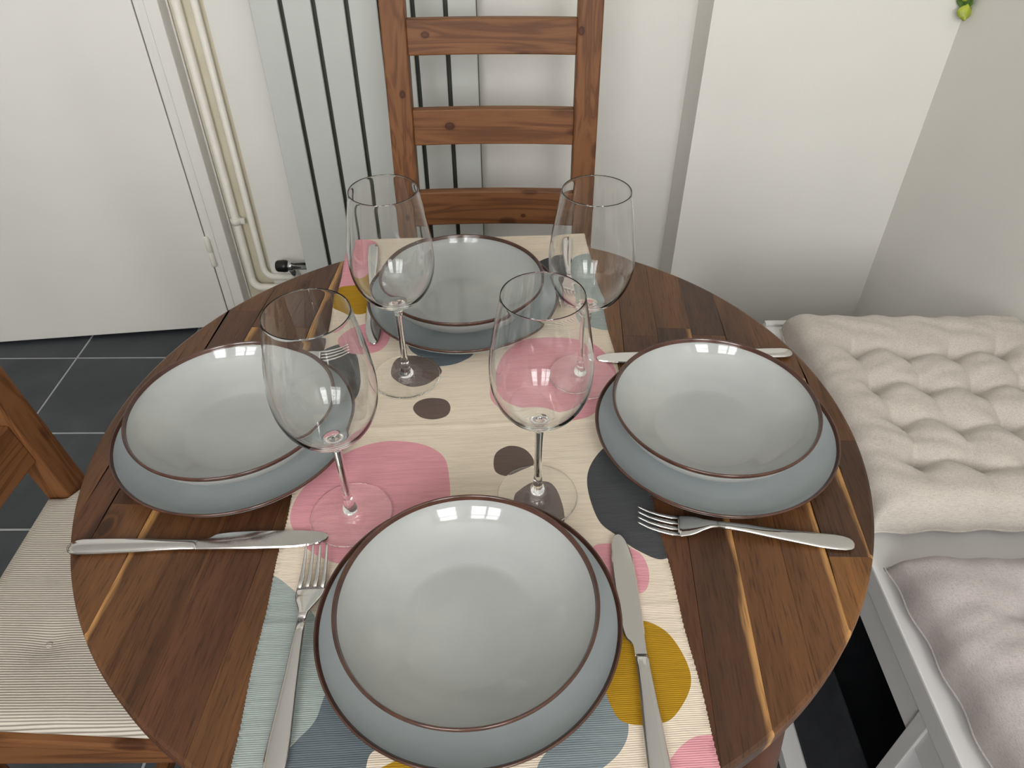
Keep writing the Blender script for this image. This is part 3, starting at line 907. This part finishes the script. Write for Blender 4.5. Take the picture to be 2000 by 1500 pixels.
GL = [((-0.1157, -0.1202), 'front left wine glass standing on the big pink blob'),
      ((0.0613, -0.0978), 'front right wine glass behind the nearest bowl'),
      ((-0.0848, 0.0823), 'back left wine glass standing on a brown blob'),
      ((0.1186, 0.0788), 'back right wine glass in front of the chair post')]
for (x, y), lb in GL:
    g_ = empty('wine_glass', (x, y, ZT - 0.0003))
    tag(g_, lb, 'wine glass', 'empty wine glasses on the runner')
    for nm, mm in (('foot', gm_f), ('stem', gm_s), ('bowl', gm_b)):
        o = bpy.data.objects.new(nm, mm); COL.objects.link(o); o.parent = g_
        o.cycles.is_caustics_caster = True

# ------------------------------------------------------------------ cutlery (built along +x, handle end at 0, working end forward)
def make_fork():
    root = empty('fork')
    def zc(s):
        pts = [(0.0, 0.0025), (0.03, 0.0032), (0.07, 0.0065), (0.10, 0.0100), (0.122, 0.0105), (0.138, 0.0065), (0.150, 0.0030), (0.162, 0.0026), (0.176, 0.0058), (0.191, 0.0130)]
        for a, c_ in zip(pts, pts[1:]):
            if a[0] <= s <= c_[0]:
                t = (s - a[0]) / (c_[0] - a[0]); t = t * t * (3 - 2 * t) * 0.4 + t * 0.6
                return a[1] + (c_[1] - a[1]) * t
        return pts[-1][1]
    st = []
    for s, hw, ht in [(0.0, 0.0012, 0.0008), (0.0015, 0.0050, 0.0013), (0.004, 0.0068, 0.0017), (0.009, 0.0083, 0.0019), (0.016, 0.0088, 0.0020), (0.03, 0.0084, 0.0020), (0.05, 0.0071, 0.0020), (0.075, 0.0055, 0.0020), (0.095, 0.0047, 0.0021), (0.108, 0.0040, 0.0021), (0.120, 0.0036, 0.0021)]:
        st.append((s, 0, zc(s), hw, ht))
    sweep('handle', st, M['steel'], root, nseg=18, power=2.3)
    st = []
    for s, hw, ht in [(0.119, 0.0036, 0.0021), (0.126, 0.0044, 0.0020), (0.132, 0.0068, 0.0018), (0.138, 0.0098, 0.0015), (0.144, 0.0116, 0.0012), (0.150, 0.0122, 0.0011), (0.1535, 0.0122, 0.0010)]:
        st.append((s, 0, zc(s), hw, ht))
    hd = sweep('head', st, M['steel'], root, nseg=22, power=3.0)
    for q in (-1.5, -0.5, 0.5, 1.5):
        st = []
        for s, hw, ht in [(0.1525, 0.0023, 0.0010), (0.160, 0.0021, 0.0010), (0.170, 0.0018, 0.0010), (0.180, 0.0014, 0.0009), (0.188, 0.0010, 0.0007), (0.1905, 0.0005, 0.0004)]:
            st.append((s, q * (0.0066 - (s - 0.15) * 0.012), zc(s), hw, ht))
        sweep('tine', st, M['steel'], hd, nseg=10, power=2.6)
    return root
def make_knife():
    root = empty('knife')
    st = []
    for s, hw, ht in [(0.0, 0.0012, 0.0010), (0.0015, 0.0045, 0.0020), (0.005, 0.0072, 0.0028), (0.012, 0.0085, 0.0032), (0.03, 0.0086, 0.0033), (0.06, 0.0076, 0.0033), (0.085, 0.0064, 0.0031), (0.104, 0.0056, 0.0026), (0.112, 0.0055, 0.0018), (0.1165, 0.0054, 0.0011)]:
        st.append((s, 0, 0.0034, hw, ht))
    sweep('handle', st, M['steel'], root, nseg=18, power=2.4)
    lo = [(0.1145, -0.0052), (0.14, -0.0056), (0.17, -0.0060), (0.20, -0.0058), (0.215, -0.0046), (0.227, -0.0020), (0.2335, 0.0015), (0.2352, 0.0045)]
    hi = [(0.2345, 0.0070), (0.2315, 0.0095), (0.222, 0.0118), (0.205, 0.0134), (0.18, 0.0138), (0.155, 0.0134), (0.138, 0.0122), (0.1305, 0.0104), (0.1275, 0.0078), (0.124, 0.0058), (0.1145, 0.0052)]
    ol = catmull(lo, 4) + catmull(hi, 4)
    n = len(ol)
    cx_ = sum(p[0] for p in ol) / n; cy_ = 0.004
    inner = [(cx_ + (p[0] - cx_) * 0.985, cy_ + (p[1] - cy_) * 0.90) for p in ol]
    verts = [(p[0], p[1], 0.0030) for p in ol] + [(p[0], p[1], 0.0041) for p in inner] + [(p[0], p[1], 0.0022) for p in inner]
    faces = [tuple(range(n, 2 * n)), tuple(range(2 * n, 3 * n))[::-1]]
    for k in range(n):
        k2 = (k + 1) % n
        faces.append((k, k2, n + k2, n + k)); faces.append((k2, k, 2 * n + k, 2 * n + k2))
    pyd('blade', verts, faces, M['steel'], root)
    return root
FK = [((-0.1325, -0.3605), 91.5, ZT, 'fork to the left of the nearest plate'),
      ((0.3475, -0.1590), 172.0, 0.7505, 'fork in front of the right-hand plate, handle towards the bench'),
      ((-0.346, 0.092), 9.5, 0.7505, 'fork behind the left plate, only its tines showing'),
      ((0.1150, 0.3950), -91.5, ZT, 'fork to the right of the farthest plate')]
KN = [((0.1400, -0.3830), 90.5, ZT, 'knife to the right of the nearest plate'),
      ((-0.3670, -0.1585), 1.4, 0.7505, 'knife in front of the left plate, handle end at the table edge'),
      ((0.3720, 0.1200), 180.9, 0.7505, 'knife behind the right-hand plate, handle towards the bench'),
      ((-0.1640, 0.3720), -83.0, ZT, 'knife to the left of the farthest plate')]
f0 = k0 = None
for (p, a, z, lb) in FK:
    f0_ = make_fork() if f0 is None else copy_tree(f0)
    f0 = f0 or f0_
    f0_.location = (p[0], p[1], z); f0_.rotation_euler = (0, 0, math.radians(a))
    f0_.scale = (1.03, 1.0, 1.0)
    tag(f0_, 'polished steel ' + lb, 'fork', 'forks of the place settings')
for (p, a, z, lb) in KN:
    k_ = make_knife() if k0 is None else copy_tree(k0)
    k0 = k0 or k_
    k_.location = (p[0], p[1], z); k_.rotation_euler = (0, 0, math.radians(a))
    tag(k_, 'polished steel ' + lb, 'knife', 'knives of the place settings')

# ================================================================== CHAIRS (built facing -y)
def make_chair():
    root = empty('dining_chair')
    def yl(z):                                   # front face of the rear posts
        return 0.163 + max(0, z - 0.44) * 0.135 + max(0, 0.40 - z) * 0.05
    for s in (-1, 1):
        verts, faces = [], []
        zs = [0.0, 0.2, 0.40, 0.45, 0.6, 0.8, 0.96, 1.005, 1.018]
        for i, z in enumerate(zs):
            w0, w1 = s * 0.160, s * 0.207
            t = 0.037
            sh = 0.0 if i < len(zs) - 1 else 0.006
            y0, y1 = yl(z) + sh, yl(z) + t - sh
            w0, w1 = w0 + s * sh, w1 - s * sh
            verts += [(w0, y0, z), (w1, y0, z), (w1, y1, z), (w0, y1, z)]
        for i in range(len(zs) - 1):
            for k in range(4):
                faces.append((i * 4 + k, i * 4 + (k + 1) % 4, i * 4 + 4 + (k + 1) % 4, i * 4 + 4 + k))
        faces += [(0, 1, 2, 3), tuple(range(len(zs) * 4 - 4, len(zs) * 4))]
        po = pyd('back_post', verts, faces, M['pine_z'], root)
        bv = po.modifiers.new('edge', 'BEVEL'); bv.width = 0.003; bv.segments = 2; bv.limit_method = 'ANGLE'
    for z0, z1 in ((0.861, 0.923), (0.694, 0.763), (0.526, 0.598)):
        verts, faces = [], []
        n = 12
        for i in range(n + 1):
            x = -0.161 + 0.322 * i / n
            bow = 0.007 * (1 - (x / 0.161) ** 2)
            for (z, dy) in ((z0, 0.007), (z1, 0.007), (z1, 0.027), (z0, 0.027)):
                verts.append((x, yl(z) + dy + bow, z))
        for i in range(n):
            for k in range(4):
                faces.append((i * 4 + k, i * 4 + (k + 1) % 4, i * 4 + 4 + (k + 1) % 4, i * 4 + 4 + k))
        faces += [(0, 1, 2, 3), tuple(range(n * 4, n * 4 + 4))]
        ra = pyd('back_rail', verts, faces, M['pine_x'], root)
        bv = ra.modifiers.new('edge', 'BEVEL'); bv.width = 0.003; bv.segments = 2; bv.limit_method = 'ANGLE'; bv.angle_limit = math.radians(50)
    # seat: five boards side by side
    def half(y): return 0.212 - (y + 0.205) / 0.405 * 0.020
    n = 5
    for k in range(n):
        f0, f1 = -1 + 2 * k / n, -1 + 2 * (k + 1) / n
        yb, yf = (0.162, -0.205) if k in (0, n - 1) else (0.200, -0.205)
        c = [(f0 * half(yf) + 0.0004, yf, 0.418), (f1 * half(yf) - 0.0004, yf, 0.418), (f1 * half(yb) - 0.0004, yb, 0.418), (f0 * half(yb) + 0.0004, yb, 0.418)]
        block('seat_board', c + [(p[0], p[1], 0.436) for p in c], M['pine_y'], root, bev=0.003)
    for s in (-1, 1):
        block('front_leg', [(s * 0.152, -0.19, 0), (s * 0.194, -0.19, 0), (s * 0.194, -0.152, 0), (s * 0.152, -0.152, 0),
                            (s * 0.152, -0.19, 0.418), (s * 0.194, -0.19, 0.418), (s * 0.194, -0.148, 0.418), (s * 0.152, -0.148, 0.418)], M['pine_z'], root, bev=0.003)
        block('side_apron', [(s * 0.170, -0.15, 0.355), (s * 0.190, -0.15, 0.355), (s * 0.190, 0.166, 0.355), (s * 0.170, 0.166, 0.355),
                             (s * 0.170, -0.15, 0.418), (s * 0.190, -0.15, 0.418), (s * 0.190, 0.166, 0.418), (s * 0.170, 0.166, 0.418)], M['pine_y'], root, bev=0.002)
        block('side_stretcher', [(s * 0.168, -0.155, 0.155), (s * 0.186, -0.155, 0.155), (s * 0.186, 0.178, 0.155), (s * 0.168, 0.178, 0.155),
                                 (s * 0.168, -0.155, 0.185), (s * 0.186, -0.155, 0.185), (s * 0.186, 0.178, 0.185), (s * 0.168, 0.178, 0.185)], M['pine_y'], root, bev=0.002)
    block('front_apron', (-0.153, 0.153, -0.182, -0.162, 0.355, 0.418), M['pine_x'], root, bev=0.002)
    block('rear_apron', (-0.162, 0.162, 0.168, 0.188, 0.355, 0.418), M['pine_x'], root, bev=0.002)
    block('cross_stretcher', (-0.170, 0.170, 0.0, 0.018, 0.158, 0.182), M['pine_x'], root, bev=0.002)
    return root
ch1 = make_chair()
ch1.location = (0.003, 0.672, 0)
tag(ch1, 'brown ladder-back wooden chair standing behind the table', 'chair', 'brown ladder-back dining chairs')
ch2 = copy_tree(ch1)
ch2.location = (-0.467, 0.005, 0); ch2.rotation_euler = (0, 0, math.radians(90))
tag(ch2, 'brown ladder-back wooden chair at the left with a corded seat pad', 'chair', 'brown ladder-back dining chairs')

# corded pad on the left chair (same local frame as the chair)
def make_pad():
    nx, ny = 56, 56
    verts, faces = [], []
    def outline(u, v):
        y = -0.195 + 0.395 * v
        hw = 0.203 - (y + 0.195) / 0.395 * 0.020
        if y > 0.150:
            hw = min(hw, 0.203 - (0.345 / 0.395) * 0.020 - max(0, min(1, (y - 0.150) / 0.016)) * 0.0265)
        return (u * 2 - 1) * hw, y
    def top(u, v):
        e = min(u, 1 - u, v, 1 - v) / 0.07
        e = 1 - (1 - min(1, e)) ** 2
        z = 0.4375 + 0.004 + 0.014 * math.sqrt(max(0, e))
        for (bu, bv) in ((0.28, 0.26), (0.72, 0.26), (0.28, 0.70), (0.72, 0.70)):
            d2 = ((u - bu) / 0.05) ** 2 + ((v - bv) / 0.05) ** 2
            z -= 0.0055 * math.exp(-d2) + 0.003 * math.exp(-d2 / 6)
        return z
    for j in range(ny + 1):
        for i in range(nx + 1):
            u, v = i / nx, j / ny
            x, y = outline(u, v)
            verts.append((x, y, top(u, v)))
    T = (nx + 1) * (ny + 1)
    for j in range(ny + 1):
        for i in range(nx + 1):
            x, y = outline(i / nx, j / ny)
            verts.append((x * 0.992, y * 0.992, 0.4365))
    q = lambda i, j, o=0: o + j * (nx + 1) + i
    for j in range(ny):
        for i in range(nx):
            faces.append((q(i, j), q(i + 1, j), q(i + 1, j + 1), q(i, j + 1)))
            faces.append((q(i, j, T), q(i, j + 1, T), q(i + 1, j + 1, T), q(i + 1, j, T)))
    for i in range(nx):
        faces.append((q(i, 0), q(i, 0, T), q(i + 1, 0, T), q(i + 1, 0)))
        faces.append((q(i, ny), q(i + 1, ny), q(i + 1, ny, T), q(i, ny, T)))
    for j in range(ny):
        faces.append((q(0, j), q(0, j + 1), q(0, j + 1, T), q(0, j, T)))
        faces.append((q(nx, j), q(nx, j, T), q(nx, j + 1, T), q(nx, j + 1)))
    o = pyd('seat_pad', verts, faces, M['cord'], smooth=True)
    for (bu, bv) in ((0.28, 0.26), (0.72, 0.26), (0.28, 0.70), (0.72, 0.70)):
        x, y = outline(bu, bv)
        bt = lathe_mesh('tuft_button', [(0, 0.0012), (0.003, 0.001), (0.0045, 0), (0.004, -0.002), (0, -0.002)], 14)
        b_ = link('tuft_button', bt, M['cord'], o); b_.location = (x, y, top(bu, bv) + 0.0008)
    return o
pad = make_pad()
pad.location = ch2.location; pad.rotation_euler = ch2.rotation_euler
tag(pad, 'cream corded seat pad on the left chair', 'seat pad')

# ================================================================== BENCH
bx0, bx1, by0, by1 = 0.530, 0.985, -0.87, 0.600
bench = empty('bench', ((bx0 + bx1) / 2, (by0 + by1) / 2, 0))
tag(bench, 'white lacquered storage bench along the right wall', 'bench')
ox, oy = bench.location.x, bench.location.y
def bpart(name, c, bev=0.002, parent=None):
    return block(name, (c[0] - ox, c[1] - ox, c[2] - oy, c[3] - oy, c[4], c[5]), M['bench'], bench, bev=bev)
bpart('seat_board', (bx0, bx1, by0, by1, 0.412, 0.450), 0.003)
bpart('end_lip', (bx0 + 0.001, bx1, by1 - 0.013, by1, 0.4502, 0.4555), 0.002)
bpart('front_rail', (bx0 + 0.006, bx0 + 0.024, by0 + 0.02, by1 - 0.02, 0.355, 0.412), 0.0015)
bpart('bottom_board', (bx0 - 0.046, bx1, by0, by1, 0.004, 0.036), 0.002)
bpart('back_panel', (bx1 - 0.012, bx1 - 0.002, by0, by1, 0.036, 0.412), 0.001)
for y in (by0, by1 - 0.02):
    bpart('end_panel', (bx0 + 0.004, bx1 - 0.014, y, y + 0.02, 0.036, 0.412), 0.0015)
for y in (-0.172, -0.53, 0.225):
    bpart('divider', (bx0 + 0.002, bx1 - 0.014, y, y + 0.022, 0.036, 0.4118), 0.0015)

def open_bin(name, x0, x1, y0, y1, z0, z1, mat, label, cat, rr=0.035, lean=0.04):
    def loop(dx, z):
        pts = []
        r = rr - dx
        for (cx_, cy_, a0) in ((x1 - rr, y1 - rr, 0), (x0 + rr, y1 - rr, 90), (x0 + rr, y0 + rr, 180), (x1 - rr, y0 + rr, 270)):
            for k in range(7):
                a = math.radians(a0 + 15 * k)
                pts.append((cx_ + r * math.cos(a), cy_ + r * math.sin(a), z))
        return pts
    lv = [loop(0.004, z0), loop(0, z0 + 0.006), loop(0, z1 - 0.003), loop(0.0015, z1), loop(0.004, z1), loop(0.0055, z1 - 0.003), loop(0.0055, z0 + 0.006)]
    lv = [[(x - (lean * (1 - (z - z0) / (z1 - z0)) if x < (x0 + x1) / 2 else 0), y, z) for (x, y, z) in l] for l in lv]
    n = len(lv[0])
    verts = [p for l in lv for p in l]
    faces = [tuple(range(n))[::-1], tuple(range((len(lv) - 1) * n, len(lv) * n))]
    for l in range(len(lv) - 1):
        for k in range(n):
            faces.append((l * n + k, l * n + (k + 1) % n, (l + 1) * n + (k + 1) % n, (l + 1) * n + k))
    o = pyd(name, verts, faces, mat, smooth=False)
    tag(o, label, cat)
    return o
sb = open_bin('storage_bin', 0.553, 0.955, -0.146, 0.215, 0.0362, 0.168, M['bin'], 'open charcoal felt storage bin under the bench', 'storage bin')
block('pull_tab', [(0.525, 0.02, 0.09), (0.529, 0.02, 0.09), (0.529, 0.05, 0.09), (0.525, 0.05, 0.09), (0.538, 0.02, 0.13), (0.542, 0.02, 0.13), (0.542, 0.05, 0.13), (0.538, 0.05, 0.13)], M['bin'], sb, bev=0.001)
wb = block('storage_box', (0.560, 0.93, -0.50, -0.185, 0.0362, 0.25), M['whitebox'], bev=0.004)
tag(wb, 'white storage box in the bench compartment nearest the viewer', 'storage box')
block('lid', (0.556, 0.934, -0.504, -0.181, 0.232, 0.256), M['whitebox'], wb, bev=0.003)

# ------------------------------------------------------------------ tufted cushions
def cushion(name, W, Ld, xs, ys, H, mat, label, loc, rotz, seed, edge=0.05, crease=1.0, res=0.0042):
    rnd = random.Random(seed)
    nx, ny = int(W / res), int(Ld / res)
    ph = [rnd.uniform(0, 6.28) for _ in range(12)]
    def dist(v, arr):
        return min(abs(v - a) for a in arr)
    def hgt(x, y):
        # wobble so seams and tufts do not run dead straight
        xw = x + 0.006 * math.sin(y * 21 + ph[0]) + 0.003 * math.sin(y * 47 + ph[1])
        yw = y + 0.006 * math.sin(x * 23 + ph[2]) + 0.003 * math.sin(x * 51 + ph[3])
        d = min(x, W - x); d2 = min(y, Ld - y)
        e1 = 1 - (1 - min(1, d / edge)) ** 3.2
        e2 = 1 - (1 - min(1, d2 / edge)) ** 3.2
        e = (max(0, e1) * max(0, e2)) ** 0.5
        dx, dy = dist(xw, xs), dist(yw, ys)
        inx = xs[0] - 0.01 < xw < xs[-1] + 0.01
        iny = ys[0] - 0.01 < yw < ys[-1] + 0.01
        cxp = 0.75 * math.exp(-dx / 0.0075) + 0.55 * math.exp(-(dx / 0.028) ** 2)
        cyp = 0.75 * math.exp(-dy / 0.0075) + 0.55 * math.exp(-(dy / 0.028) ** 2)
        ox_ = 0 if inx else min(abs(xw - xs[0]), abs(xw - xs[-1]))
        oy_ = 0 if iny else min(abs(yw - ys[0]), abs(yw - ys[-1]))
        fade_v = math.exp(-oy_ / (0.075 if yw > Ld / 2 else 0.03))         # seam along y beyond the last tuft
        fade_h = math.exp(-ox_ / 0.028)
        dep = 0.0165 * cxp * (0.55 + 0.45 * math.exp(-dy / 0.03)) * fade_v
        dep += 0.0125 * cyp * (0.55 + 0.45 * math.exp(-dx / 0.03)) * fade_h
        dep += 0.010 * math.exp(-(dx * dx + dy * dy) / 0.015 ** 2)
        wr = 0.0011 * math.sin(x * 70 + 9 * math.sin(y * 19 + ph[4])) * math.sin(y * 55 + ph[5]) + 0.0007 * math.sin(x * 31 + y * 140 + ph[6])
        pk = 0.0030 * math.exp(-d2 / 0.03) * math.sin(x * 95 + ph[7]) + 0.0030 * math.exp(-d / 0.03) * math.sin(y * 90 + ph[8])
        return max(0.002, (H - 0.012) * e + 0.012 * min(1, e * 3) - dep * crease * min(1, e * 1.4) + (wr + pk) * min(1, e * 2))
    verts, faces = [], []
    def xy(i, j):
        x, y = W * i / nx, Ld * j / ny
        # corners slightly pulled out, sides slightly drawn in
        sx = 0.008 * math.sin(pi * y / Ld) * (1 - 2 * x / W) + 0.0022 * math.sin(y * 80 + ph[9]) * (1 if i in (0, nx) else 0)
        sy = 0.008 * math.sin(pi * x / W) * (1 - 2 * y / Ld) + 0.0022 * math.sin(x * 85 + ph[10]) * (1 if j in (0, ny) else 0)
        return x + sx - W / 2, y + sy - Ld / 2
    mid_z = 0.014
    for j in range(ny + 1):
        for i in range(nx + 1):
            a, c_ = xy(i, j)
            verts.append((a, c_, mid_z + hgt(W * i / nx, Ld * j / ny)))
    T = len(verts)
    for j in range(ny + 1):
        for i in range(nx + 1):
            a, c_ = xy(i, j)
            x, y = W * i / nx, Ld * j / ny
            d = min(x, W - x, y, Ld - y)
            verts.append((a, c_, mid_z - mid_z * (1 - (1 - min(1, d / 0.03)) ** 2)))
    q = lambda i, j, o=0: o + j * (nx + 1) + i
    for j in range(ny):
        for i in range(nx):
            faces.append((q(i, j), q(i + 1, j), q(i + 1, j + 1), q(i, j + 1)))
            faces.append((q(i, j, T), q(i, j + 1, T), q(i + 1, j + 1, T), q(i + 1, j, T)))
    for i in range(nx):
        faces.append((q(i, 0), q(i, 0, T), q(i + 1, 0, T), q(i + 1, 0)))
        faces.append((q(i, ny), q(i + 1, ny), q(i + 1, ny, T), q(i, ny, T)))
    for j in range(ny):
        faces.append((q(0, j), q(0, j + 1), q(0, j + 1, T), q(0, j, T)))
        faces.append((q(nx, j), q(nx, j, T), q(nx, j + 1, T), q(nx, j + 1)))
    o = pyd(name, verts, faces, mat, smooth=True, loc=loc, rotz=rotz)
    # piping seam round the edge
    path = [xy(i, 0) for i in range(0, nx + 1, 2)] + [xy(nx, j) for j in range(0, ny + 1, 2)] + [xy(i, ny) for i in range(nx, -1, -2)] + [xy(0, j) for j in range(ny, -1, -2)]
    tube('seam', [(a, c_, mid_z + 0.001) for a, c_ in path], 0.0016, mat, o, seg=8)
    tag(o, label, 'cushion', 'tufted cushions on the bench')
    return o
cushion('bench_cushion', 0.435, 0.480, [0.093, 0.178, 0.265, 0.350], [0.090, 0.180, 0.270, 0.362], 0.058, M['linen'],
        'beige tufted cushion on the far end of the bench', (0.758, 0.312, 0.4500), math.radians(-1.0), 3)
cushion('bench_cushion', 0.435, 0.460, [0.118, 0.218, 0.320], [0.10, 0.23, 0.365], 0.060, M['linen2'],
        'greyer tufted cushion on the bench nearest the viewer', (0.762, -0.208, 0.4500), math.radians(1.5), 11, edge=0.065, crease=0.9)

# ------------------------------------------------------------------ trailing plant in the corner
sprig = empty('hanging_sprig', (0.972, 1.080, 0.880))
tag(sprig, 'yellow-green plant sprig hanging in the wall corner', 'plant')
tube('stem', [(0.0, 0.0, 0.02), (0.004, -0.002, 0.08), (-0.002, 0.002, 0.2), (0.0, 0.006, 0.42), (0.0, 0.012, 0.6)], 0.0016, M['leafdark'], sprig, seg=8)
lv, lf = [], []
nu, nv = 6, 8
for j in range(nv + 1):
    t = j / nv
    w = 0.016 * math.sin(pi * t ** 0.8) + 0.0004
    for i in range(nu + 1):
        s = i / nu * 2 - 1
        lv.append((s * w, -0.004 * (1 - s * s) + 0.003 * abs(s), -0.036 * t + 0.004 * t * t))
for j in range(nv):
    for i in range(nu):
        a = j * (nu + 1) + i
        lf.append((a, a + 1, a + nu + 2, a + nu + 1))
lmesh = None
rl = random.Random(5)
for k in range(26):
    z = 0.024 + 0.018 * k
    if lmesh is None:
        o = pyd('leaf', lv, lf, M['leaf'], sprig, smooth=True)
        sm = o.modifiers.new('thickness', 'SOLIDIFY'); sm.thickness = 0.0006
        lmesh = o
    else:
        o = lmesh.copy(); COL.objects.link(o)
        if k % 3 == 1:
            o.data = lmesh.data.copy(); o.data.materials.clear(); o.data.materials.append(M['leafdark'])
    a = k * 2.4
    o.location = (0.003 * math.cos(a), 0.003 * math.sin(a), z)
    o.rotation_euler = (math.radians(rl.uniform(-35, -12)), 0, a)
